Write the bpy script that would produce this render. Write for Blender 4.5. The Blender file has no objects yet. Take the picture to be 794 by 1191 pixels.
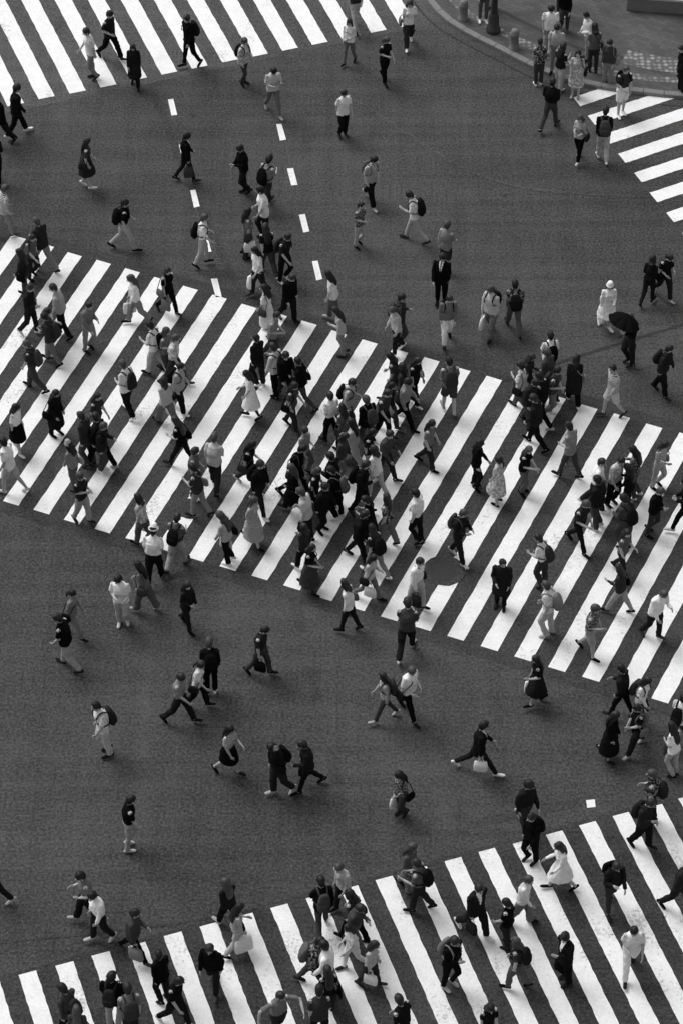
import bpy, math, random, time
from mathutils import Vector, Matrix, noise
from mathutils.bvhtree import BVHTree
T0=time.time()
random.seed(7)
scene=bpy.context.scene
col=scene.collection
V=Vector
# ------------------------------------------------------------ camera / survey
THETA=math.radians(45.0); F=3070.0; DIST=66.0
CAM=V((0,-DIST*math.cos(THETA),DIST*math.sin(THETA)))
cd=bpy.data.cameras.new("camera"); cam=bpy.data.objects.new("camera",cd); col.objects.link(cam)
cam.location=CAM; cam.rotation_euler=(math.radians(90)-THETA,0,0)
cd.sensor_fit='VERTICAL'; cd.sensor_height=36; cd.sensor_width=24; cd.lens=F/1191*36
cd.clip_start=1; cd.clip_end=5000
scene.camera=cam
def G(px,py,z=0.0):
    """survey: photograph measurement -> metres on the street plane"""
    u=px-397.0; v=595.5-py
    d=V((u, F*math.cos(THETA)+v*math.sin(THETA), -F*math.sin(THETA)+v*math.cos(THETA)))
    t=(z-CAM.z)/d.z
    p=CAM+d*t
    return V((p.x,p.y,z))
# ------------------------------------------------------------ world / light
SUN_EL=math.radians(58); SUN_ROT=math.radians(-50)
w=bpy.data.worlds.new("World"); scene.world=w; w.use_nodes=True
nt=w.node_tree; bg=nt.nodes['Background']
sky=nt.nodes.new('ShaderNodeTexSky'); sky.sky_type='NISHITA'; sky.sun_disc=False
sky.sun_elevation=SUN_EL; sky.sun_rotation=SUN_ROT; sky.air_density=1.5; sky.dust_density=4
bw=nt.nodes.new('ShaderNodeRGBToBW')
nt.links.new(sky.outputs[0],bw.inputs[0]); nt.links.new(bw.outputs[0],bg.inputs[0])
bg.inputs[1].default_value=0.15
sl=bpy.data.lights.new("sun",'SUN'); so=bpy.data.objects.new("sun",sl); col.objects.link(so)
sl.energy=1.45; sl.angle=math.radians(32); sl.color=(1,1,1)
sd=V((math.sin(SUN_ROT)*math.cos(SUN_EL),math.cos(SUN_ROT)*math.cos(SUN_EL),math.sin(SUN_EL)))
so.rotation_euler=sd.to_track_quat('Z','Y').to_euler(); so.location=(0,0,60)
scene.view_settings.view_transform='Standard'; scene.view_settings.look='None'; scene.view_settings.exposure=0
# ------------------------------------------------------------ materials
def mat_base(name,rough=0.9,spec=0.3):
    m=bpy.data.materials.new(name); m.use_nodes=True
    b=m.node_tree.nodes['Principled BSDF']; b.inputs['Roughness'].default_value=rough
    b.inputs['Specular IOR Level'].default_value=spec
    return m,m.node_tree,b
def N(nt,t,**k):
    n=nt.nodes.new(t)
    for a,b in k.items(): setattr(n,a,b)
    return n
def mth(nt,op,a,b=None,clamp=False):
    n=N(nt,'ShaderNodeMath',operation=op); n.use_clamp=clamp
    for i,x in enumerate((a,b)):
        if x is None: continue
        if isinstance(x,(int,float)): n.inputs[i].default_value=x
        else: nt.links.new(x,n.inputs[i])
    return n.outputs[0]
def noi(nt,co,scale,detail=3,rough=.5,sc=None,rot=0,off=0):
    mp=N(nt,'ShaderNodeMapping'); nt.links.new(co,mp.inputs[0])
    mp.inputs['Rotation'].default_value=(0,0,rot); mp.inputs['Location'].default_value=(off,off*.7,0)
    if sc: mp.inputs['Scale'].default_value=sc
    n=N(nt,'ShaderNodeTexNoise'); nt.links.new(mp.outputs[0],n.inputs['Vector'])
    n.inputs['Scale'].default_value=scale; n.inputs['Detail'].default_value=detail; n.inputs['Roughness'].default_value=rough
    return n.outputs[0]
def remap(nt,x,a,b,c=0.,d=1.):
    n=N(nt,'ShaderNodeMapRange'); nt.links.new(x,n.inputs[0])
    for i,q in enumerate((a,b,c,d)): n.inputs[i+1].default_value=q
    return n.outputs[0]
def setcol(nt,b,val):
    c=N(nt,'ShaderNodeCombineColor')
    for i in range(3): nt.links.new(val,c.inputs[i])
    nt.links.new(c.outputs[0],b.inputs['Base Color'])
def asphalt_val(nt,co,base,rot=0.2):
    fine=noi(nt,co,15,2,.8); fine2=noi(nt,co,7,2,.6,off=9); big=noi(nt,co,.13,6,.6); mid=noi(nt,co,1.4,4,.6,off=5)
    st=noi(nt,co,1,4,.6,sc=(.10,2.6,1),rot=rot); st2=noi(nt,co,1,3,.6,sc=(2.6,.08,1),rot=-.22,off=3)
    s=mth(nt,'ADD',mth(nt,'MULTIPLY',mth(nt,'SUBTRACT',fine,.5),3.4),mth(nt,'MULTIPLY',mth(nt,'SUBTRACT',big,.5),1.5))
    s=mth(nt,'ADD',s,mth(nt,'MULTIPLY',mth(nt,'SUBTRACT',mid,.5),.5))
    s=mth(nt,'ADD',s,mth(nt,'MULTIPLY',mth(nt,'SUBTRACT',fine2,.5),.4))
    s=mth(nt,'ADD',s,mth(nt,'MULTIPLY',mth(nt,'SUBTRACT',st,.5),.9))
    s=mth(nt,'ADD',s,mth(nt,'MULTIPLY',mth(nt,'SUBTRACT',st2,.5),.6))
    s=mth(nt,'ADD',s,1.0); s=mth(nt,'MAXIMUM',s,.35)
    sp=noi(nt,co,24,1,.5,off=2); sp=remap(nt,sp,.66,.74,0,1.3)
    s=mth(nt,'ADD',s,sp)
    # small oil spots
    dk=noi(nt,co,2.2,2,.5,off=21); dk=remap(nt,dk,.70,.78,1,.6)
    s=mth(nt,'MULTIPLY',s,dk)
    return mth(nt,'MULTIPLY',s,base)
def asphalt(name,base,rot=.2):
    m,nt,b=mat_base(name,.85,.25)
    co=N(nt,'ShaderNodeTexCoord').outputs['Object']
    setcol(nt,b,asphalt_val(nt,co,base,rot))
    bp=N(nt,'ShaderNodeBump'); bp.inputs['Strength'].default_value=.35; bp.inputs['Distance'].default_value=.01
    nt.links.new(noi(nt,co,45,2,.7),bp.inputs['Height']); nt.links.new(bp.outputs[0],b.inputs['Normal'])
    return m
def paint(name,wear=.5,base=.8):
    m,nt,b=mat_base(name,.7,.3)
    co=N(nt,'ShaderNodeTexCoord').outputs['Object']
    a=noi(nt,co,.5,4,.6); f=noi(nt,co,13,5,.75); st=noi(nt,co,1,4,.6,sc=(3,.3,1),rot=.3)
    x=mth(nt,'ADD',mth(nt,'MULTIPLY',a,.55),mth(nt,'ADD',mth(nt,'MULTIPLY',f,.6),mth(nt,'MULTIPLY',st,.25)))
    msk=remap(nt,x,.86-wear*.1,.98-wear*.06)
    tone=mth(nt,'MULTIPLY',mth(nt,'ADD',mth(nt,'MULTIPLY',mth(nt,'SUBTRACT',noi(nt,co,2.5,5,.7,off=4),.5),.4),1.),base)
    tone=mth(nt,'MULTIPLY',tone,mth(nt,'ADD',mth(nt,'MULTIPLY',mth(nt,'SUBTRACT',noi(nt,co,19,2,.7,off=1),.5),.4),1.))
    mx=N(nt,'ShaderNodeMix'); mx.data_type='FLOAT'
    nt.links.new(msk,mx.inputs[0]); nt.links.new(tone,mx.inputs[2]); mx.inputs[3].default_value=.12
    setcol(nt,b,mx.outputs[0]); return m
def plain(name,v,rough=.85,spec=.3,sc=12,amp=.5,bump=0.0):
    m,nt,b=mat_base(name,rough,spec)
    co=N(nt,'ShaderNodeTexCoord').outputs['Object']
    n=noi(nt,co,sc,3,.6)
    val=mth(nt,'MULTIPLY',mth(nt,'ADD',mth(nt,'MULTIPLY',mth(nt,'SUBTRACT',n,.5),amp),1.),v)
    setcol(nt,b,val)
    if bump:
        bp=N(nt,'ShaderNodeBump'); bp.inputs['Strength'].default_value=bump; bp.inputs['Distance'].default_value=.02
        nt.links.new(noi(nt,co,sc*1.4,3,.6),bp.inputs['Height']); nt.links.new(bp.outputs[0],b.inputs['Normal'])
    return m
def patterned(name,a,bv,kind,scale):
    m,nt,b=mat_base(name,.9,.05)
    co=N(nt,'ShaderNodeTexCoord').outputs['Object']
    if kind=='stripe':
        wv=N(nt,'ShaderNodeTexWave',wave_type='BANDS',bands_direction='Z'); nt.links.new(co,wv.inputs['Vector'])
        wv.inputs['Scale'].default_value=scale; wv.inputs['Distortion'].default_value=.3; f=remap(nt,wv.outputs[1],.45,.55)
    elif kind=='check':
        ch=N(nt,'ShaderNodeTexChecker'); nt.links.new(co,ch.inputs['Vector']); ch.inputs['Scale'].default_value=scale; f=ch.outputs[1]
    else:
        f=remap(nt,noi(nt,co,scale,2,.5),.48,.56)
    mx=N(nt,'ShaderNodeMix'); mx.data_type='FLOAT'; nt.links.new(f,mx.inputs[0]); mx.inputs[2].default_value=a; mx.inputs[3].default_value=bv
    setcol(nt,b,mx.outputs[0]); return m
M_asph=asphalt("asphalt",.053); M_asph_d=asphalt("asphalt_crossing",.040,.5); M_asph_l=asphalt("asphalt_worn",.068,.4)
M_tar=asphalt("asphalt_repair",.043); M_seam=asphalt("asphalt_seam",.028); M_lseam=asphalt("asphalt_pale_seam",.062)
M_paint=paint("road_paint",.75,.79); M_paint2=paint("road_paint_worn",1.0,.76)
M_iron=plain("cast_iron",.040,.7,.2,30,.8,.4); M_gran=plain("granite",.18,.8,.3,20,.9,.2)
M_dark=plain("dark_metal",.02,.4,.5)
def paving():
    m,nt,b=mat_base("paving",.85,.3)
    co=N(nt,'ShaderNodeTexCoord').outputs['Object']
    mp=N(nt,'ShaderNodeMapping'); nt.links.new(co,mp.inputs[0]); mp.inputs['Rotation'].default_value=(0,0,.5)
    br=N(nt,'ShaderNodeTexBrick'); nt.links.new(mp.outputs[0],br.inputs[0])
    br.inputs['Scale'].default_value=1; br.inputs['Brick Width'].default_value=.3; br.inputs['Row Height'].default_value=.15
    br.inputs['Mortar Size'].default_value=.006; br.inputs['Color1'].default_value=(.065,)*3+(1,); br.inputs['Color2'].default_value=(.09,)*3+(1,); br.inputs['Mortar'].default_value=(.042,)*3+(1,)
    sep=N(nt,'ShaderNodeRGBToBW'); nt.links.new(br.outputs[0],sep.inputs[0])
    v=mth(nt,'MULTIPLY',sep.outputs[0],remap(nt,noi(nt,co,.8,5,.7),.25,.75,.6,1.35))
    setcol(nt,b,v); return m
M_pave=paving()
def tactile():
    m,nt,b=mat_base("tactile_tile",.8,.3)
    co=N(nt,'ShaderNodeTexCoord').outputs['Object']
    vo=N(nt,'ShaderNodeTexVoronoi'); nt.links.new(co,vo.inputs['Vector']); vo.inputs['Scale'].default_value=6; vo.inputs['Randomness'].default_value=.35
    v=remap(nt,vo.outputs['Distance'],.2,.6,.34,.09)
    setcol(nt,b,v); return m
M_tact=tactile()
# ------------------------------------------------------------ mesh helpers
def mesh_obj(name,verts,faces,mats,fm=None,smooth=False):
    me=bpy.data.meshes.new(name); me.from_pydata([tuple(v) for v in verts],[],faces)
    for m in mats: me.materials.append(m)
    if fm: me.polygons.foreach_set('material_index',fm)
    if smooth: me.polygons.foreach_set('use_smooth',[True]*len(me.polygons))
    me.update(); o=bpy.data.objects.new(name,me); col.objects.link(o); return o
def poly(name,pts,mat,z):
    return mesh_obj(name,[V((p.x,p.y,z)) for p in pts],[list(range(len(pts)))],[mat])
def smooth_path(pts,n=8):
    out=[]
    P=[pts[0]]+list(pts)+[pts[-1]]
    for i in range(1,len(P)-2):
        for k in range(n):
            t=k/n; a,b,c,d=P[i-1],P[i],P[i+1],P[i+2]
            out.append(.5*((2*b)+(-a+c)*t+(2*a-5*b+4*c-d)*t*t+(-a+3*b-3*c+d)*t**3))
    out.append(pts[-1]); return out
def ribbon_vf(path,wd,z,off=0,jit=0.0):
    vs=[];fs=[]
    for i,p in enumerate(path):
        a=path[max(i-1,0)]; b=path[min(i+1,len(path)-1)]
        t=(b-a).normalized(); n=V((-t.y,t.x,0))
        j1=random.uniform(-jit,jit); j2=random.uniform(-jit,jit)
        l=p+n*(off+wd/2+j1); r=p+n*(off-wd/2+j2)
        vs+= [V((l.x,l.y,z)),V((r.x,r.y,z))]
        if i: k=2*i; fs.append([k-2,k-1,k+1,k])
    return vs,fs
RZ=[.0062]
def ribbon(name,px,wd,mat,jit=0.01,n=10):
    RZ[0]+=.0003
    path=smooth_path([G(*p) for p in px],n)
    v,f=ribbon_vf(path,wd,RZ[0],0,jit); return mesh_obj(name,v,f,[mat])
# ------------------------------------------------------------ ground
S=900
mesh_obj("ground",[V((-S,-S,0)),V((S,-S,0)),V((S,S*1.5,0)),V((-S,S*1.5,0))],[[0,1,2,3]],[M_asph])
def lin(a,b,t): return a+(b-a)*t
def crossing(name,n,f,ks,frac,mat,side=1):
    (n0,i0),(n1,i1)=n; (f0,j0),(f1,j1)=f
    n0=G(*n0);n1=G(*n1);f0=G(*f0);f1=G(*f1)
    vs=[];fs=[]
    for k in ks:
        def N_(q): return lin(n0,n1,(q-i0)/(i1-i0))
        def F_(q): return lin(f0,f1,(q-j0)/(j1-j0))
        a,b=(k,k+frac*side)
        A0,A1,B0,B1=N_(a),F_(a),N_(b),F_(b)
        nseg=40; s=len(vs)
        ja=random.uniform(-.02,.02); jb=random.uniform(-.02,.02)
        for i in range(nseg+1):
            t=i/nseg; t2=ja/8+t*(1+(jb-ja)/8)
            p=lin(A0,A1,t2); q=lin(B0,B1,t2)
            e=(q-p).normalized()
            p=p+e*random.uniform(-.010,.010); q=q+e*random.uniform(-.010,.010)
            vs+=[V((p.x,p.y,.014)),V((q.x,q.y,.014))]
            if i: fs.append([s+2*i-2,s+2*i-1,s+2*i+1,s+2*i] if side>0 else [s+2*i-1,s+2*i-2,s+2*i,s+2*i+1])
    return mesh_obj(name,vs,fs,[mat])
def ext_patch(name,n,f,k0,k1,mat,grow=.04):
    (n0,i0),(n1,i1)=n; (f0,j0),(f1,j1)=f
    n0=G(*n0);n1=G(*n1);f0=G(*f0);f1=G(*f1)
    q=[lin(n0,n1,(k0-i0)/(i1-i0)),lin(n0,n1,(k1-i0)/(i1-i0)),lin(f0,f1,(k1-j0)/(j1-j0)),lin(f0,f1,(k0-j0)/(j1-j0))]
    nn=[lin(q[0],q[3],-grow),lin(q[1],q[2],-grow),lin(q[1],q[2],1+grow),lin(q[0],q[3],1+grow)]
    return poly(name,nn,mat,.003)
A=((( 96,298),0),((770,498),19)),(((22,588),3),((500,734),16))
crossing("zebra_crossing",A[0],A[1],range(-7,27),.5,M_paint,-1)
ext_patch("road_surface",A[0],A[1],-8,28,M_asph_d)
C=(((22,1135),0),((750,940),18)),(((104,1395),0),((888,1200),18))
crossing("zebra_crossing",C[0],C[1],range(-6,25),.49,M_paint2,1)
ext_patch("road_surface",C[0],C[1],-7,25,M_asph_d,.02)
B=(((28,120),0),((449,35),12)),(((-72,-80),0),((382,-80),12))
crossing("zebra_crossing",B[0],B[1],range(-5,14),.52,M_paint,-1)
ext_patch("road_surface",B[0],B[1],-7,14.5,M_asph_l,.03)
D=(((674,124),0),((783,259),6)),(((824,74),0),((963,199),6))
crossing("zebra_crossing",D[0],D[1],range(0,12),.48,M_paint,-1)
def dashes(name,pts,wd=.15,ln=.62,mat=M_paint,z=.014):
    vs=[];fs=[]
    P=[G(*p) for p in pts]; d=(P[-1]-P[0]).normalized(); n=V((-d.y,d.x,0))
    for p in P:
        s=len(vs)
        for a,b in((-1,-1),(-1,1),(1,1),(1,-1)):
            q=p+d*ln*a*.5+n*wd*b*.5+V((random.uniform(-.01,.01),random.uniform(-.02,.02),0)); vs.append(V((q.x,q.y,z)))
        fs.append([s,s+1,s+2,s+3][::-1])
    return mesh_obj(name,vs,fs,[mat])
dashes("lane_line",[(201,125),(214,178),(227,231),(240,283),(252,335)],.17,.80)
dashes("lane_line",[(327,154),(340,206),(354,260),(369,315)],.17,.80)
poly("road_marking",[G(681,931),G(691,930),G(692,939),G(682,940)],M_paint2,.014)
dashes("asphalt_repair",[(347,715),(365,795),(387,890),(412,990)],.26,1.1,M_tar,.0045)
dashes("asphalt_repair",[(512,870),(535,955)],.22,.7,M_tar,.0050)
ribbon("asphalt_seam",[(176,98),(228,230),(290,362)],.22,M_tar)
ribbon("asphalt_seam",[(530,962),(600,948),(690,930)],.22,M_tar)
ribbon("asphalt_seam",[(560,452),(680,412),(794,378),(900,352)],.10,M_seam)
ribbon("asphalt_seam",[(700,440),(760,425),(850,405)],.08,M_tar)
ribbon("asphalt_seam",[(330,60),(450,140),(560,205),(680,226),(850,228)],.12,M_lseam)
ribbon("asphalt_seam",[(0,960),(18,1040),(45,1130)],.08,M_lseam)
ribbon("asphalt_seam",[(-30,1100),(200,1075),(400,1035),(640,975)],.06,M_tar)
ribbon("asphalt_seam",[(640,860),(680,940),(720,1010)],.05,M_lseam)
def manhole(px,py,r,z0=0.):
    c=G(px,py); vs=[];fs=[]
    prof=[(0,.017),(r*.3,.017),(r*.34,.0205),(r*.6,.0205),(r*.64,.017),(r*.86,.017),(r*.88,.0205),(r*.93,.0205),(r*.95,.016),(r*1.0,.016),(r*1.02,.0185),(r*1.14,.0185),(r*1.15,.002)]
    sg=36
    for j,(rr,z) in enumerate(prof):
        for i in range(sg):
            a=2*math.pi*i/sg; vs.append(c+V((rr*math.cos(a),rr*math.sin(a),z+z0)))
        if j:
            for i in range(sg):
                k=(i+1)%sg; fs.append([(j-1)*sg+i,j*sg+i,j*sg+k,(j-1)*sg+k])
    for i in range(12):
        a=2*math.pi*(i+.5)/12; u=V((math.cos(a),math.sin(a),0)); n=V((-u.y,u.x,0)); s=len(vs)
        for q in (u*r*.36+n*.012,u*r*.36-n*.012,u*r*.84-n*.012,u*r*.84+n*.012): vs.append(c+q+V((0,0,.0225+z0)))
        fs.append([s,s+1,s+2,s+3])
    return mesh_obj("manhole_cover",vs,fs,[M_iron])
def manhole_patch(px,py,hw):
    c=G(px,py); pts=[]
    for i in range(28):
        a=2*math.pi*i/28; pts.append(c+V((math.cos(a)*hw,math.sin(a)*hw,0))*random.uniform(.97,1.03))
    poly("asphalt_repair",pts,M_asph_d,.0175)
manhole_patch(516,664,.52); manhole(514,664,.33,.004)
manhole_patch(222,592,.36); manhole(222,592,.24,.004)
# ------------------------------------------------------------ pavement corner
kc=[G(*p) for p in [(462,-90),(478,-30),(495,2),(517,26),(548,45),(582,62),(617,80),(655,95),(700,105),(745,111),(800,116),(900,120),(1050,120),(1300,120)]]
kp=smooth_path(kc,6)
KH=.13
def offs(path,o):
    out=[]
    for i,p in enumerate(path):
        a=path[max(i-1,0)];b=path[min(i+1,len(path)-1)]; t=(b-a).normalized(); out.append(p+V((-t.y,t.x,0))*o)
    return out
inner=offs(kp,.2)
far=[V((90,40,0)),V((90,110,0)),V((inner[0].x+.6,110,0))]
pv=inner+far
mesh_obj("pavement",[V((p.x,p.y,KH-.004)) for p in pv],[list(range(len(pv)))],[M_pave])
kv=[];kf=[]
full=smooth_path(kp,4)
last=full[0];fine=[last]
for p in full[1:]:
    if (p-last).length>=.6: fine.append(p); last=p
inn=offs(fine,.2)
for i in range(len(fine)-1):
    g=.012
    a,b=lin(fine[i],fine[i+1],g),lin(fine[i],fine[i+1],1-g); c,d=lin(inn[i],inn[i+1],1-g),lin(inn[i],inn[i+1],g)
    s=len(kv)
    for q in (a,b,c,d): kv.append(V((q.x,q.y,0)))
    a2=lin(a,d,.1);b2=lin(b,c,.1)
    kv+= [V((a.x,a.y,KH-.02)),V((b.x,b.y,KH-.02)),V((a2.x,a2.y,KH)),V((b2.x,b2.y,KH)),V((c.x,c.y,KH)),V((d.x,d.y,KH))]
    kf+= [[s,s+1,s+5,s+4],[s+4,s+5,s+7,s+6],[s+6,s+7,s+8,s+9],[s+1,s+2,s+8,s+7,s+5],[s+3,s,s+4,s+6,s+9],[s+2,s+3,s+9,s+8]]
mesh_obj("kerb",kv,kf,[M_gran])
v_,f_=ribbon_vf(kp,.3,KH+.001,.75,0); mesh_obj("tactile_paving",v_,f_,[M_tact])
v_,f_=ribbon_vf(kp,.12,KH+.001,1.6,0); mesh_obj("drain_channel",v_,f_,[M_iron])
v_,f_=ribbon_vf(smooth_path([G(*p) for p in [(725,70),(765,78),(860,90)]],6),.75,KH+.005,0,0); mesh_obj("tactile_paving",v_,f_,[M_tact])
v_,f_=ribbon_vf(kp,.06,.0035,-.35,.004); mesh_obj("gutter_line",v_,f_,[M_seam])
# ------------------------------------------------------------ geometry collector
def ellpow(c,e): return math.copysign(abs(c)**e,c)
class Geo:
    def __init__(s): s.v=[];s.f=[];s.m=[]
    def tube(s,pts,rad,mat,seg=10,ref=V((1,0,0)),e=1.0,flat=(0,0),xf=None):
        n=len(pts); R=[(r,r) if isinstance(r,(int,float)) else r for r in rad]
        T=[(pts[min(i+1,n-1)]-pts[max(i-1,0)]).normalized() for i in range(n)]
        def fr(t):
            u=ref-t*ref.dot(t)
            if u.length<.05: u=V((0,1,0))-t*t.y
            u.normalize(); return u,t.cross(u)
        r0=min(R[0]);r1=min(R[-1])
        seq=[]
        if flat[0]: seq.append((pts[0],R[0],T[0]))
        else: seq+=[(pts[0]-T[0]*r0*.6,(R[0][0]*.72,R[0][1]*.72),T[0]),(pts[0],R[0],T[0])]
        for i in range(1,n-1): seq.append((pts[i],R[i],T[i]))
        if flat[1]: seq.append((pts[-1],R[-1],T[-1]))
        else: seq+=[(pts[-1],R[-1],T[-1]),(pts[-1]+T[-1]*r1*.6,(R[-1][0]*.72,R[-1][1]*.72),T[-1])]
        b=len(s.v); new=[]
        for (p,r,t) in seq:
            u,w_=fr(t)
            for k in range(seg):
                a=2*math.pi*k/seg
                new.append(p+u*r[0]*ellpow(math.cos(a),e)+w_*r[1]*ellpow(math.sin(a),e))
        new.append(pts[0]-T[0]*(0 if flat[0] else r0*.9)); new.append(pts[-1]+T[-1]*(0 if flat[1] else r1*.9))
        if xf: new=[xf(q) for q in new]
        s.v+=new; m=len(seq)
        for i in range(m-1):
            for k in range(seg):
                l=(k+1)%seg; s.f.append([b+i*seg+k,b+i*seg+l,b+(i+1)*seg+l,b+(i+1)*seg+k]); s.m.append(mat)
        c0=b+m*seg;c1=c0+1
        for k in range(seg):
            l=(k+1)%seg; s.f.append([c0,b+l,b+k]);s.m.append(mat); s.f.append([c1,b+(m-1)*seg+k,b+(m-1)*seg+l]);s.m.append(mat)
    def ell(s,c,r,mat,seg=12,rg=8,xf=None):
        b=len(s.v);new=[]
        for j in range(1,rg):
            ph=math.pi*j/rg
            for k in range(seg):
                a=2*math.pi*k/seg; new.append(c+V((r[0]*math.sin(ph)*math.cos(a),r[1]*math.sin(ph)*math.sin(a),r[2]*math.cos(ph))))
        new.append(c+V((0,0,r[2])));new.append(c-V((0,0,r[2])))
        if xf:new=[xf(q) for q in new]
        s.v+=new;t=b+(rg-1)*seg
        for j in range(rg-2):
            for k in range(seg):
                l=(k+1)%seg; s.f.append([b+j*seg+k,b+(j+1)*seg+k,b+(j+1)*seg+l,b+j*seg+l]);s.m.append(mat)
        for k in range(seg):
            l=(k+1)%seg; s.f.append([t,b+k,b+l]);s.m.append(mat); s.f.append([t+1,b+(rg-2)*seg+l,b+(rg-2)*seg+k]);s.m.append(mat)
SKIN,HAIR,TOP,BOT,SHOE,BAG,EYE,SHIRT=range(8)
tmp=bpy.data.objects.new("tmp",bpy.data.meshes.new("tmp")); col.objects.link(tmp)
md=tmp.modifiers.new("r",'REMESH'); md.mode='VOXEL'; md.voxel_size=.0165
ms=tmp.modifiers.new("s",'SMOOTH'); ms.factor=.5; ms.iterations=2
def build_person(kind,flags,seed):
    R=random.Random(seed); pre=Geo(); post=Geo()
    fem=kind in 'fwkdc'
    if kind=='c' and 'M' in flags: fem=False
    shw=.160 if fem else .186; wst=.125 if fem else .152; hip=.168 if fem else .165; cd_=.10 if fem else .115
    bulk=R.uniform(.97,1.14)
    shw*=1+(bulk-1)*.4; wst*=bulk; hip*=1+(bulk-1)*.6
    stand='C' in flags
    a=R.uniform(.03,.08) if stand else R.uniform(.18,.42)*(.8 if kind in'kd' else 1)
    if kind=='s' and 't' in flags: a=.52
    ph=R.random() if not stand else 0
    if stand: LG=[(a,.08,.0),(-a,.02,.0)]
    elif ph<.76 or a>.5: LG=[(a,R.uniform(.05,.2),R.uniform(.05,.3)),(-a*.8,R.uniform(.15,.5),-R.uniform(.4,.8))]
    else: LG=[(R.uniform(.2,.42),R.uniform(.6,1.0),-.45),(-.08,.05,0)]
    sgn=R.choice((-1,1))
    lean=R.uniform(.0,.10); tw=-sgn*R.uniform(.05,.2)*(0 if stand else 1); hunch=R.uniform(0,.05)
    def U(p):
        h=max(0,min(1.2,(p.z-.95)/.45)); y=tw*h; c,s_=math.cos(y),math.sin(y)
        hx=hunch*max(0,(p.z-1.25)/.3)
        return V((p.x*c-p.y*s_+(lean*(p.z-.95) if p.z>.95 else 0)+hx,p.x*s_+p.y*c,p.z))
    loose=R.uniform(.92,1.25)*(1.3 if kind=='w' else 1)
    legmat=SKIN if kind in'kdh' else BOT
    stk=legmat==SKIN and fem and R.random()<.3
    knees=[]
    for side,(th,kn,fp) in zip((sgn,-sgn),LG):
        hp=V((0,side*.085,.90))
        kx=V((math.sin(th),0,-math.cos(th))); k=hp+kx*.42+V((0,side*.005,0))
        sh=V((math.sin(th-kn),0,-math.cos(th-kn))); an=k+sh*.40
        knees.append(k)
        if legmat==BOT:
            q=loose
            pre.tube([hp,lin(hp,k,.5),k,lin(k,an,.5),lin(k,an,.97)],[.095,.086*q,.068*q,.062*q,.058*q+(.03 if kind=='w' else 0)],BOT,10,flat=(0,1))
            pre.tube([lin(k,an,.9),an],[.035,.035],SKIN,8)
        else:
            pre.tube([hp,lin(hp,k,.5),k,lin(k,an,.35),an],[.085,.07,.05,.052,.034],HAIR if stk else SKIN,10)
            if kind=='h': pre.tube([hp,lin(hp,k,.5),lin(hp,k,.92)],[.098,.1,.095],BOT,10,flat=(0,1))
            if R.random()<.5: pre.tube([lin(k,an,.8),an],[.042,.04],SHIRT,8)
        f=V((math.cos(fp),side*.12,math.sin(fp))).normalized(); nn=V((-math.sin(fp),0,math.cos(fp)))
        o=an-nn*.045
        pre.tube([o-f*.055,o,o+f*.075-nn*.004,o+f*.15-nn*.012,o+f*.185-nn*.014],[(.040,.034),(.044,.037),(.036,.043),(.028,.045),(.022,.034)],SHOE,10,ref=nn)
    base=BOT if kind!='d' else TOP
    pre.tube([V((0,0,.83)),V((0,0,.92)),V((0,0,1.03))],[(.10,.14),(.118,hip),(.10,wst+.01)],base,14,e=.9,flat=(0,1))
    hem=.88
    if kind=='s': hem=.76
    if kind in 'k' : hem=1.0
    if kind in'mhl' : hem=R.choice((.84,.88,1.0))
    g=.016 if kind=='m' else .024 if kind in 'swlc' else .010
    pts=[];rr=[]
    for z,rx,ry in((hem,.115+g,hip+g),(.97,.108+g,(hip+wst)/2+g),(1.08,.10+g,wst+g),(1.2,cd_+.008+g,shw-.035+g*.4),(1.3,cd_+.012+g*.5,shw-.028),(1.38,cd_-.015,shw-.04),(1.43,.072,shw-.085),(1.465,.055,.065)):
        if z==hem or z>hem+.02: pts.append(V((.01 if z>1.2 and fem else 0,0,z)));rr.append((rx,ry))
    if hem==1.0: rr[0]=(.107+g*.5,wst+.022)
    pre.tube(pts,rr,TOP,16,e=.88,flat=(1,0),xf=U)
    if fem:
        for s in(-1,1): pre.ell(V((.085,s*.07,1.26)),(.05,.055,.055),TOP,10,6,U)
    kx=sum((k.x for k in knees))/2; ks=abs(knees[0].x-knees[1].x)/2
    if kind in'kd':
        hz=R.choice((.50,.42,.30)) ; fl=R.uniform(.0,.06)
        pre.tube([V((0,0,1.07)),V((0,0,.95)),V((kx*.4,0,.75)),V((kx*.8,0,hz))],[(.105,wst+.015),(.13,hip+.02),(.14+ks*.6,hip+.03+fl*.5),(.15+ks*.9+fl,hip+.03+fl)],base,16,flat=(0,1))
    if kind=='c':
        hz=R.choice((.62,.5,.42))
        pre.tube([V((0,0,1.1)),V((0,0,.95)),V((kx*.4,0,.75)),V((kx*.7,0,hz))],[(.12,wst+.03),(.135,hip+.03),(.14+ks*.5,hip+.04),(.15+ks*.7,hip+.05)],TOP,16,flat=(0,1))
    hp_,hy=R.uniform(-.02,.4),R.uniform(-.5,.5)
    if 'p' in flags: hp_=.6;hy=0
    piv=V((-.005,0,1.49)); RM=Matrix.Rotation(hy,3,'Z')@Matrix.Rotation(hp_,3,'Y')
    def Hd(p): return U(RM@(p-piv)+piv)
    pre.tube([V((-.005,0,1.42)),V((0,0,1.47)),V((.008,0,1.53))],[.055,.05,.05],SKIN,10,xf=U)
    hc=V((.018,0,1.605))
    pre.ell(hc,(.095,.076,.112),SKIN,14,10,Hd)
    pre.tube([hc+V((.02,0,-.03)),hc+V((.045,0,-.085))],[(.062,.058),(.035,.034)],SKIN,10,xf=Hd)
    hl=R.random()
    hair='long' if (fem and hl<.6) else 'bob' if (fem and hl<.85) else 'tail' if fem else 'short'
    hb=R.uniform(0.002,.014)
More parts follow.
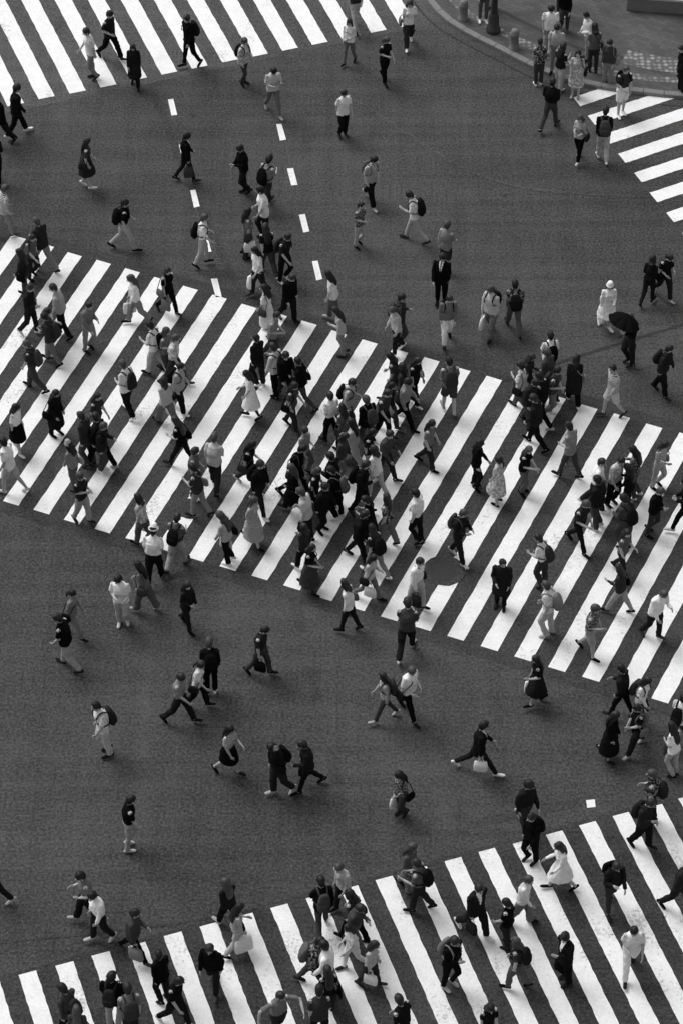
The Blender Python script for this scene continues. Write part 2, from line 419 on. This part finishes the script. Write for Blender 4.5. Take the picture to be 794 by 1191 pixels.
    pre.ell(hc+V((-.020,0,.024)),(.102+hb,.088+hb*.7,.107+hb),HAIR,14,10,Hd)
    pre.ell(hc+V((-.045,0,-.02)),(.065+hb,.078+hb*.5,.09),HAIR,12,8,Hd)
    if R.random()<.8: pre.ell(hc+V((.034,R.uniform(-.02,.02),.072)),(.055,.068,.036),HAIR,10,6,Hd)
    if hair in('long','bob'):
        ez=R.uniform(1.16,1.34) if hair=='long' else 1.46
        wv=R.uniform(-.02,.02)
        pre.tube([Hd(hc+V((-.05,0,.0))),U(V((-.085,wv*.5,1.48))),U(V((-.115,wv,ez+.05))),U(V((-.12,wv*1.5,ez-.03)))],[(.06,.09),(.05,.097),(.034,.09),(.02,.06)],HAIR,12)
        for s in(-1,1): pre.tube([Hd(hc+V((.01,s*.074,.02))),Hd(hc+V((.0,s*.082,-.07))),U(V((-.02,s*.085,max(1.44,ez))))],[.02,.026,.02],HAIR,8)
    if hair=='tail':
        pre.ell(hc+V((-.105,0,.03)),(.035,.035,.035),HAIR,8,6,Hd)
        pre.tube([Hd(hc+V((-.12,0,.02))),U(V((-.15,0,1.5))),U(V((-.14,.01,1.38)))],[.026,.03,.014],HAIR,8)
    if 'H' in flags:
        br=R.choice((.15,.13))
        pre.tube([hc+V((-.01,0,.04)),hc+V((-.012,0,.115))],[(.112,.098),(.085,.08)],BAG,14,xf=Hd)
        pre.tube([hc+V((0,0,.035)),hc+V((0,0,.05))],[(br,br-.02),(br-.02,br-.03)],BAG,16,flat=(1,1),xf=Hd)
    post.ell(hc+V((.105,0,-.02)),(.02,.013,.02),SKIN,8,6,Hd)
    for s in(-1,1):
        post.ell(hc+V((.088,s*.032,.008)),(.006,.011,.005),EYE,8,5,Hd)
        post.ell(hc+V((.088,s*.034,.03)),(.006,.014,.003),HAIR,8,5,Hd)
        post.ell(hc+V((.0,s*.08,-.01)),(.018,.01,.03),SKIN,8,6,Hd)
    post.ell(hc+V((.088,0,-.062)),(.008,.018,.004),EYE,8,5,Hd)
    sleeve='long' if kind in'slcw' else 'short' if R.random()<.7 or kind in 'mh' else 'long'
    sg=-sgn; hands={}
    for side in(1,-1):
        sw=(1 if side==sg else -1)*a*R.uniform(.4,.85)
        fx=R.uniform(.15,.6); ab=R.uniform(.06,.16); inw=.08
        mode='swing'
        if 'p' in flags and side==1: mode='phone'
        if 'r' in flags and side==1: mode='raise'
        if 'U' in flags and side==1: mode='umb'
        if ('t' in flags or 'T' in flags or 'G' in flags) and side==-1: mode='carry'
        if mode=='swing' and R.random()<.3: mode='bent'
        if mode=='phone': sw,fx,ab,inw=.3,1.75,.12,.25
        if mode=='umb': sw,fx,ab,inw=.25,1.9,.1,.1
        if mode=='raise': sw,fx,ab,inw=2.6,.4,.3,0
        if mode=='bent': sw,fx,inw=R.uniform(-.25,.2),R.uniform(1.2,1.9),R.uniform(.3,.6)
        if mode=='carry': sw,fx,ab=R.uniform(-.1,.15),.08,.16
        if 'P' in flags: sw,fx,ab=(.9 if side==1 else -.2),.3,1.0
        s0=U(V((0,side*(shw-.022),1.385)))
        ud=V((math.sin(sw)*math.cos(ab),side*math.sin(ab),-math.cos(sw)*math.cos(ab))).normalized()
        el=s0+ud*.275
        fd=V((math.sin(sw+fx),-side*math.sin(inw)+side*math.sin(ab)*.3,-math.cos(sw+fx))).normalized()
        wr=el+fd*.235
        q=1.15 if kind in'scl' else 1.04
        if sleeve=='long':
            pre.tube([s0,lin(s0,el,.5),el,lin(el,wr,.5),wr],[.054*q,.052*q,.048*q,.044*q,.036*q],TOP,10)
        else:
            pre.tube([s0,lin(s0,el,.5),el,lin(el,wr,.4),wr],[.05,.043,.037,.036,.026],SKIN,10)
            pre.tube([s0,lin(s0,el,.35),lin(s0,el,.78)],[.054,.058,.06],TOP,10,flat=(0,1))
        inn_=V((0,-side,0)); inn_=(inn_-fd*inn_.dot(fd)).normalized(); wd=fd.cross(inn_)
        if wd.x<0: wd=-wd
        pe=wr+fd*.088
        pre.tube([wr,wr+fd*.03,wr+fd*.07,pe],[(.02,.026),(.019,.036),(.018,.04),(.013,.036)],SKIN,8,ref=inn_)
        cl=.9 if mode in('carry','phone','umb') else .35
        for i,ln in enumerate((.07,.08,.074,.058)):
            b0=pe-fd*.012+wd*(.029-.019*i); d1=(fd*math.cos(cl*.6)+inn_*math.sin(cl*.6)); d2=(fd*math.cos(cl*1.5)+inn_*math.sin(cl*1.5))
            post.tube([b0,b0+d1*ln*.5,b0+d1*ln*.5+d2*ln*.5],[.0092,.0085,.0068],SKIN,6)
        tb=wr+fd*.03+wd*.03; td=(fd*.75+wd*.6+inn_*.25).normalized(); td2=(fd*.95+wd*.15+inn_*.3).normalized()
        post.tube([tb,tb+td*.035,tb+td*.035+td2*.03],[.012,.0105,.008],SKIN,6)
        hands[side]=(wr+fd*.1+inn_*.02,fd)
        if mode=='phone':
            pc=wr+fd*.12+inn_*.03
            post.tube([pc-fd*.07,pc+fd*.07],[(.005,.036),(.005,.036)],EYE,8,ref=inn_,e=.4,flat=(1,1))
    if 'b' in flags:
        dz=R.uniform(-.04,.02); sc=R.uniform(.85,1.1); x0=-.205
        pre.tube([V((x0,0,1.02+dz)),V((x0-.01,0,1.12+dz)),V((x0,0,1.3+dz)),V((x0+.02,0,1.41+dz))],[(.07*sc,.14*sc),(.085*sc,.155*sc),(.075*sc,.145*sc),(.05,.11*sc)],BAG,16,e=.65,xf=U)
        pre.tube([V((x0-.075,0,1.06+dz)),V((x0-.075,0,1.2+dz))],[(.035,.1),(.03,.1)],BAG,12,e=.7,xf=U)
        for s in(-1,1):
            post.tube([V((-.13,s*.085,1.39)),V((-.04,s*.10,1.452)),V((.05,s*.105,1.43)),V((cd_+.02,s*.11,1.33)),V((cd_+.022,s*.125,1.2)),V((.0,s*(wst+.03),1.1)),V((-.13,s*.12,1.08))],[(.008,.02)]*7,BAG,8,xf=U,ref=V((0,0,1)))
    if 's' in flags or (fem and 'b' not in flags and R.random()<.45):
        sd_=R.choice((-1,1))
        bc=V((-.03,sd_*(hip+.085),.93))
        pre.tube([bc-V((0,0,.1)),bc,bc+V((0,0,.1))],[(.14,.045),(.135,.05),(.11,.03)],BAG,14,e=.6,xf=U)
        o=-sd_*.06 if R.random()<.5 else sd_*.12
        post.tube([bc+V((.09,0,.1)),V((cd_+.03,(o+bc.y)/2.4,1.25)),V((.04,o,1.452)),V((-.05,o,1.452)),V((-cd_-.02,(o+bc.y)/2.4,1.25)),bc+V((-.09,0,.1))],[(.012,.012)]*6,BAG,8,xf=U)
    if 't' in flags or 'T' in flags or 'G' in flags:
        h,_=hands[-1]; big='G' in flags
        ww=.21 if big else R.uniform(.13,.17); hh=.42 if big else R.uniform(.28,.36); dd=.09 if big else .05
        top=h-V((0,0,.14)); bt=h-V((0,0,.14+hh)); tilt=V((R.uniform(-.03,.03),0,0))
        m_=SHIRT if ('t' in flags or big) else BAG
        post.tube([bt,bt+V((0,0,.015)),lin(bt,top,.5)+tilt*.3,top],[(ww*.95,dd),(ww,dd*1.1),(ww*1.02,dd*.9),(ww*.9,dd*.45)],m_,20,e=.5,flat=(1,1))
        for s in(-1,1): post.tube([top+V((-ww*.5,s*dd*.3,-.01)),h+V((-.03,s*.01,-.03)),h+V((0,0,.0)),h+V((.03,s*.01,-.03)),top+V((ww*.5,s*dd*.3,-.01))],[.006]*5,m_,6,ref=V((0,1,0)))
    me=bpy.data.meshes.new("b"); me.from_pydata([tuple(v) for v in pre.v],[],pre.f); me.update()
    old=tmp.data; tmp.data=me; bpy.data.meshes.remove(old)
    bpy.context.view_layer.update()
    dg=bpy.context.evaluated_depsgraph_get(); ev=tmp.evaluated_get(dg); rm=ev.to_mesh()
    nv=len(rm.vertices)
    co=[0.0]*(nv*3); rm.vertices.foreach_get('co',co)
    no=[0.0]*(nv*3); rm.vertices.foreach_get('normal',no)
    faces=[tuple(p.vertices) for p in rm.polygons]
    bv=BVHTree.FromPolygons(pre.v,pre.f); vm=[]
    off=V((seed*3.1,seed*1.7,0)); verts=[]
    for i in range(nv):
        p=V(co[3*i:3*i+3]); r=bv.find_nearest(p); mt=pre.m[r[2]] if r[2] is not None else TOP
        if kind=='s' and mt==TOP and p.z>1.12 and p.x>.05:
            yy=abs(p.y-tw*p.x)
            if yy<(p.z-1.12)*.17: mt=SHIRT
            if yy<.016 and p.z>1.14 and seed%2: mt=BAG
        vm.append(mt)
        if mt in(TOP,BOT):
            nn=V(no[3*i:3*i+3])
            q=V((p.x*8,p.y*8,p.z*6))+off
            d=(noise.noise(q)*.015+abs(noise.noise(q*2.1))*.016-.004)
            p=p+nn*d
        elif mt==HAIR:
            nn=V(no[3*i:3*i+3]); p=p+nn*noise.noise(V((p.x*30,p.y*30,p.z*10))+off)*.008
        verts.append(p)
    fm=[]
    for f in faces:
        c=[vm[i] for i in f]; fm.append(max(c,key=c.count))
    ev.to_mesh_clear()
    mz=min(v.z for v in verts)
    b=len(verts)
    verts+=post.v; faces+=[tuple(b+i for i in f) for f in post.f]; fm+=post.m
    verts=[(v.x,v.y,v.z-mz+.002) for v in verts]
    hh=hands[1][0]-V((0,0,mz))
    return verts,faces,fm,hh
# ------------------------------------------------------------ cloth materials
tones={0:(.006,.010,.016),1:(.022,.034,.052),2:(.10,.15,.21),3:(.34,.42,.5),4:(.72,.78,.82)}
CL={t:[plain("cloth_%d_%d"%(t,i),v,.95,.03,9,.5,.3) for i,v in enumerate(vs)] for t,vs in tones.items()}
M_skin=[plain("skin_a",.44,.55,.3,20,.15),plain("skin_b",.37,.55,.3,20,.15)]
M_hair=[plain("hair_black",.008,.45,.3,40,.8,.5),plain("hair_dark",.014,.45,.35,40,.8,.5),plain("hair_brown",.045,.45,.4,40,.8,.5)]
M_eye=plain("eye_dark",.03,.3,.4)
PAT=[patterned("striped_cloth",.03,.7,'stripe',9),patterned("checked_cloth",.05,.22,'check',18),patterned("floral_cloth",.02,.25,'n',16),patterned("pale_print",.35,.65,'n',14)]
NAMES={'m':'pedestrian_man','l':'pedestrian_man','h':'pedestrian_man','s':'businessman','f':'pedestrian_woman','w':'pedestrian_woman','k':'pedestrian_woman','d':'pedestrian_woman','c':'pedestrian_woman'}
# x y heading kind top bottom flags
PEOPLE="""
108 95 200 m 4 2 -|130 72 330 m 0 0 -|158 105 270 c 0 0 -|222 82 200 l 0 0 b|284 102 330 l 0 1 b|318 136 280 m 3 2 p|406 78 250 f 4 2 -
413 38 300 m 1 1 -|447 100 320 f 0 0 -|475 58 290 f 0 1 s|399 163 300 m 4 0 -|22 161 20 s 0 0 -|4 172 200 s 0 0 -|-2 216 100 s 0 0 -
103 223 0 k 1 1 -|218 214 15 s 0 0 T|284 229 200 l 0 0 s|311 246 60 m 2 1 b|431 241 300 m 4 0 b|308 282 200 m 4 1 -|147 294 20 m 0 3 b
237 313 0 m 4 3 b|418 291 310 f 2 3 -|481 284 180 m 4 0 b|517 320 80 h 2 1 -|8 278 20 m 4 2 S|512 359 280 s 0 0 -|301 347 200 f 4 1 G
288 302 10 f 2 1 t|388 378 180 f 4 2 -|311 392 150 d 4 4 -|336 377 330 l 0 0 -|397 416 180 f 3 2 -|331 332 330 m 0 0 b|312 322 100 f 0 1 -
464 405 340 l 1 1 b|460 415 200 f 1 0 -|519 403 270 l 2 4 b|569 395 240 l 1 2 bt|596 389 100 l 2 2 bt|703 386 280 d 4 4 Ht|752 357 60 f 0 0 -
770 350 300 f 0 1 s|729 428 190 l 0 1 U|767 463 330 l 1 0 b|709 488 200 h 4 3 -|665 473 90 c 0 0 -|636 451 80 m 4 1 b|634 470 150 l 1 1 -
625 102 100 f 2 1 C|637 66 270 m 4 0 C|668 116 270 d 3 3 C|681 72 200 l 1 1 C|705 103 240 f 1 2 C|721 137 300 h 1 4 bC|638 153 60 l 0 1 -
671 191 250 f 3 0 -|699 190 90 l 0 0 b|655 40 250 f 0 1 -|649 108 60 f 0 0 C|652 20 270 l 1 1 C|790 112 200 c 0 0 C|561 28 270 m 1 0 C|688 86 90 f 2 1 C|644 88 270 m 3 1 C|571 14 240 l 0 0 C
40 328 330 f 2 1 -|52 318 150 l 1 2 -|38 393 330 l 0 0 s|62 427 150 l 1 2 b|41 457 150 m 1 1 b|105 412 330 l 2 2 -|160 380 200 f 4 2 t|197 368 330 f 0 0 sT
182 438 160 m 4 0 b|204 452 330 m 3 1 -|150 486 150 m 4 0 b|66 510 330 c 0 0 -|23 531 330 k 4 0 -|15 576 150 h 4 3 -|115 516 330 f 1 1 -|210 482 330 l 1 0 b
195 497 150 w 3 2 t|213 546 150 f 0 0 -|251 572 80 m 3 1 -|227 582 330 m 2 0 -|104 545 150 l 1 1 -|121 552 330 l 0 1 b|88 572 150 f 2 2 H|98 612 330 f 1 3 -
168 637 150 f 1 2 t|207 663 80 m 2 1 b|181 681 60 m 4 0 H|232 604 150 f 1 2 -|265 657 150 f 3 0 t|295 637 330 d 4 4 -|303 600 330 l 0 0 b|290 572 330 f 0 1 -
293 490 170 d 4 3 -|301 452 150 l 0 0 -|322 464 150 l 0 0 b|318 424 330 m 2 1 -|340 503 330 f 1 1 -|351 478 150 l 0 1 s|354 556 330 f 2 2 -|342 601 150 c 0 0 -
357 634 150 m 3 0 s|375 622 330 l 0 0 -|360 691 330 k 0 1 s|388 592 150 l 0 0 -|397 562 330 f 1 2 -|405 500 330 m 3 1 b|411 547 150 w 3 3 -|420 602 330 l 0 0 b
437 582 150 f 4 1 -|447 562 330 l 1 1 -|450 638 150 f 2 2 -|445 516 330 m 1 0 -|427 525 150 l 0 1 b|468 484 150 c 1 0 -|452 503 330 f 0 1 -|481 472 330 f 0 0 sT
521 484 90 h 2 1 b|497 547 330 f 2 1 s|484 634 150 m 4 0 -|417 655 330 l 0 0 -|429 700 330 f 3 2 t|406 738 150 f 4 0 T|436 672 150 f 1 2 b|483 712 330 l 0 0 sT
472 764 90 m 1 0 -|552 571 330 f 0 0 -|607 577 330 f 0 2 -|577 589 150 d 3 4 -|532 656 330 l 0 0 b|581 709 270 c 0 0 CM|628 685 150 m 4 1 b|660 559 150 m 2 1 -
621 523 150 l 0 0 -|613 500 330 l 1 1 -|640 487 330 m 1 2 b|604 482 150 f 4 2 s|671 641 330 m 1 0 -|692 617 150 l 0 1 -|711 592 330 m 3 0 -|735 581 150 f 2 1 s
763 571 330 f 4 3 -|757 626 330 l 0 1 -|721 672 330 f 2 1 -|718 716 150 f 1 3 s|635 742 150 m 4 3 b|684 766 330 h 2 3 -|758 746 330 l 0 0 -|794 622 150 l 0 0 -|724 640 150 l 1 1 b
87 744 330 f 2 2 -|80 780 150 m 0 3 -|144 731 270 m 4 3 -|170 714 150 w 2 2 -|219 735 330 f 0 0 -|304 788 330 m 1 1 T|211 844 330 m 2 0 -|232 826 330 f 4 0 -
246 808 80 l 0 0 b|123 881 200 m 4 3 b|267 904 330 k 4 0 -|325 928 200 l 0 1 rb|358 921 200 l 0 0 T|447 841 200 f 3 1 b|474 836 330 m 4 0 s|555 901 5 s 0 0 t
466 952 240 f 2 1 t|152 990 0 m 0 0 -|622 823 200 k 0 0 t|706 886 330 k 0 0 -|736 877 200 f 0 0 bs|720 838 150 l 0 0 -|741 845 330 f 0 1 b|779 904 150 f 4 3 -|786 872 60 m 4 1 b
745 989 330 l 1 0 b|754 960 150 m 2 0 b|608 971 300 l 0 1 -|616 1006 200 l 0 0 b|650 1038 200 d 4 4 -|708 1061 300 l 0 1 b|605 1077 330 w 4 2 -|551 1089 330 s 0 0 T
730 1136 260 m 4 4 -|654 1146 200 s 0 0 -|522 1152 330 l 0 0 b|598 1152 150 f 1 2 b|588 1104 150 f 0 1 -|486 1062 150 m 2 1 b|472 1040 330 f 2 2 -|375 1086 80 l 0 1 b
400 1062 200 m 0 0 -|411 1098 150 f 1 0 -|410 1130 200 f 4 4 -|430 1150 330 f 0 1 t|276 1110 20 f 4 3 SG|267 1082 150 f 0 0 -|158 1118 330 l 1 0 T|118 1098 200 l 1 0 s
104 1077 200 m 2 0 -|249 1156 270 l 0 0 -|190 1168 150 l 0 0 -|206 1196 330 m 0 0 -|135 1196 90 l 0 0 b|155 1212 90 m 2 1 b|85 1210 150 l 1 0 b|365 1152 330 l 2 1 b
382 1186 90 f 0 1 s|325 1212 300 m 2 1 P|-4 1052 200 l 0 0 -|786 1062 330 l 1 0 -|467 1225 150 m 0 0 -|565 1222 270 f 0 0 -|372 1215 90 m 1 0 -|95 1230 90 f 1 1 s
332 470 330 l 0 0 -|366 600 330 f 1 0 -|430 640 150 k 0 0 -|32 352 150 f 1 1 -|74 396 150 m 3 0 -|458 470 150 f 1 1 -|470 500 330 l 2 0 -|345 580 330 l 0 0 s|400 530 150 f 2 0 -
392 606 150 l 0 0 b|428 556 330 f 0 1 -|385 520 150 m 4 0 -|355 668 150 f 1 0 -|610 470 330 f 1 1 -|628 497 150 m 0 0 -|690 595 330 l 0 1 -|728 600 150 f 0 0 -|195 440 330 f 2 1 -
118 546 150 l 0 0 -|60 415 330 f 1 1 s|412 1110 330 l 1 1 -|380 1160 150 l 0 0 -
"""
rows=[r for ln in PEOPLE.strip().split('\n') for r in ln.split('|') if r.strip()]
for i,r in enumerate(rows):
    x,y,hd,kind,tp,bt,fl=r.split()
    x=float(x);y=float(y);hd=float(hd)+random.uniform(-18,18); tp=int(tp);bt=int(bt)
    fl='' if fl=='-' else fl
    verts,faces,fm,hand=build_person(kind,fl,i+1)
    R=random.Random(i*7+3)
    if kind in 'mlf':
        if tp<2 and R.random()<.09: tp=R.choice((3,4))
        if bt<2 and R.random()<.12: bt=R.choice((2,3))
    nm='pedestrian_man' if 'M' in fl else NAMES[kind]
    top=R.choice(CL[tp]); bot=R.choice(CL[bt])
    if 'S' in fl: top=PAT[0]
    elif tp==2 and R.random()<.3: top=R.choice(PAT[1:3])
    elif tp in(3,) and R.random()<.3: top=PAT[3]
    elif tp==4 and R.random()<.08: top=PAT[0]
    shoe=R.choice(CL[R.choice((0,0,0,1,4,3))]); bag=R.choice(CL[R.choice((0,0,0,1,1,2))])
    if 'H' in fl: bag=R.choice(CL[3 if tp<4 else 4])
    light=R.choice(CL[4] if ('t' in fl or 'G' in fl or kind=='s') else CL[3])
    mats=[R.choice(M_skin),R.choices(M_hair,(6,4,2))[0],top,bot,shoe,bag,M_eye,light]
    o=mesh_obj(nm,verts,faces,mats,fm,True)
    fem=kind in'fwkdc'
    s=R.uniform(.92,1.0) if fem else R.uniform(.99,1.07)
    z=0.006
    p=G(x,y-3)
    if y<125 and x>500 and (y<60+(x-580)*.5 if x<660 else y<103): z=KH; p=G(x,y-3,KH)
    o.location=(p.x,p.y,z+.008); o.rotation_euler=(0,0,math.radians(hd)); o.scale=(s*R.uniform(.98,1.07),s*R.uniform(.98,1.07),s)
    if 'U' in fl:
        ug=Geo(); b=hand
        ug.tube([b-V((0,0,.12)),b,b+V((-.10,0,.52))],[.009,.006,.006],0,8)
        ug.tube([b-V((0,0,.10)),b-V((0,0,.15)),b+V((.03,0,-.18)),b+V((.055,0,-.15))],[.011]*4,0,8)
        t=b+V((-.10,0,.50)); vs=list(ug.v);fs=list(ug.f)
        base=len(vs); rg=6; sgm=32; RR=.42; TM=Matrix.Rotation(-.35,3,'Y')
        for j in range(rg+1):
            q=j/rg
            for k in range(sgm):
                an=2*math.pi*k/sgm; w8=abs(math.cos(4*an)); rr=RR*q*(.92+.08*w8); zz=-.20*q*q-.03*(1-w8)*q
                vs.append(t+TM@V((rr*math.cos(an),rr*math.sin(an),zz)))
        for j in range(rg):
            for k in range(sgm):
                l=(k+1)%sgm; fs.append([base+j*sgm+k,base+(j+1)*sgm+k,base+(j+1)*sgm+l,base+j*sgm+l])
        u=mesh_obj("umbrella",vs,fs,[CL[0][0]],None,False)
        u.location=o.location; u.rotation_euler=o.rotation_euler; u.scale=(s,s,s)
bpy.data.objects.remove(tmp)
# ------------------------------------------------------------ street furniture
def lathe(name,px,py,z0,prof,mat,seg=20):
    c=G(px,py,z0); vs=[];fs=[]
    for j,(r,z) in enumerate(prof):
        for i in range(seg):
            a=2*math.pi*i/seg; vs.append(V((r*math.cos(a),r*math.sin(a),z)))
        if j:
            for i in range(seg):
                k=(i+1)%seg; fs.append([(j-1)*seg+i,(j-1)*seg+k,j*seg+k,j*seg+i])
    fs.append([(len(prof)-1)*seg+i for i in range(seg)])
    o=mesh_obj(name,vs,fs,[mat],None,True); o.location=c; return o
bol=[(.16,0),(.16,.04),(.14,.06),(.13,.45),(.145,.47),(.145,.52),(.13,.55),(.12,.62),(.09,.67),(.03,.69)]
for p in((597,56),(538,22)): lathe("stone_bollard",p[0],p[1],KH,bol,M_gran)
lathe("street_lamp",573,36,KH,[(.22,0),(.22,.1),(.17,.14),(.16,.55),(.12,.62),(.10,.7),(.085,3),(.06,7.5),(.05,7.6),(.22,7.65),(.25,7.9),(.12,8.1),(.02,8.15)],M_dark)
def wall(name,a,b,h,th,mat,cap):
    a=G(*a,KH);b=G(*b,KH); t=(b-a).normalized(); n=V((-t.y,t.x,0)); vs=[];fs=[]
    for (o0,o1,z0,z1) in((0,th,0,h),(-.04,th+.04,h,h+.07)):
        s=len(vs)
        for z in(z0,z1):
            for q in(a+n*o0,b+n*o0,b+n*o1,a+n*o1): vs.append(V((q.x,q.y,KH+z)))
        fs+=[[s,s+1,s+5,s+4],[s+1,s+2,s+6,s+5],[s+2,s+3,s+7,s+6],[s+3,s,s+4,s+7],[s+4,s+5,s+6,s+7]]
    return mesh_obj(name,vs,fs,[mat,cap],[0]*5+[1]*5)
wall("planter_wall",(728,12),(900,24),.45,.35,M_gran,plain("coping_stone",.45,.8,.3,8,.4))
print("DONE",time.time()-T0)
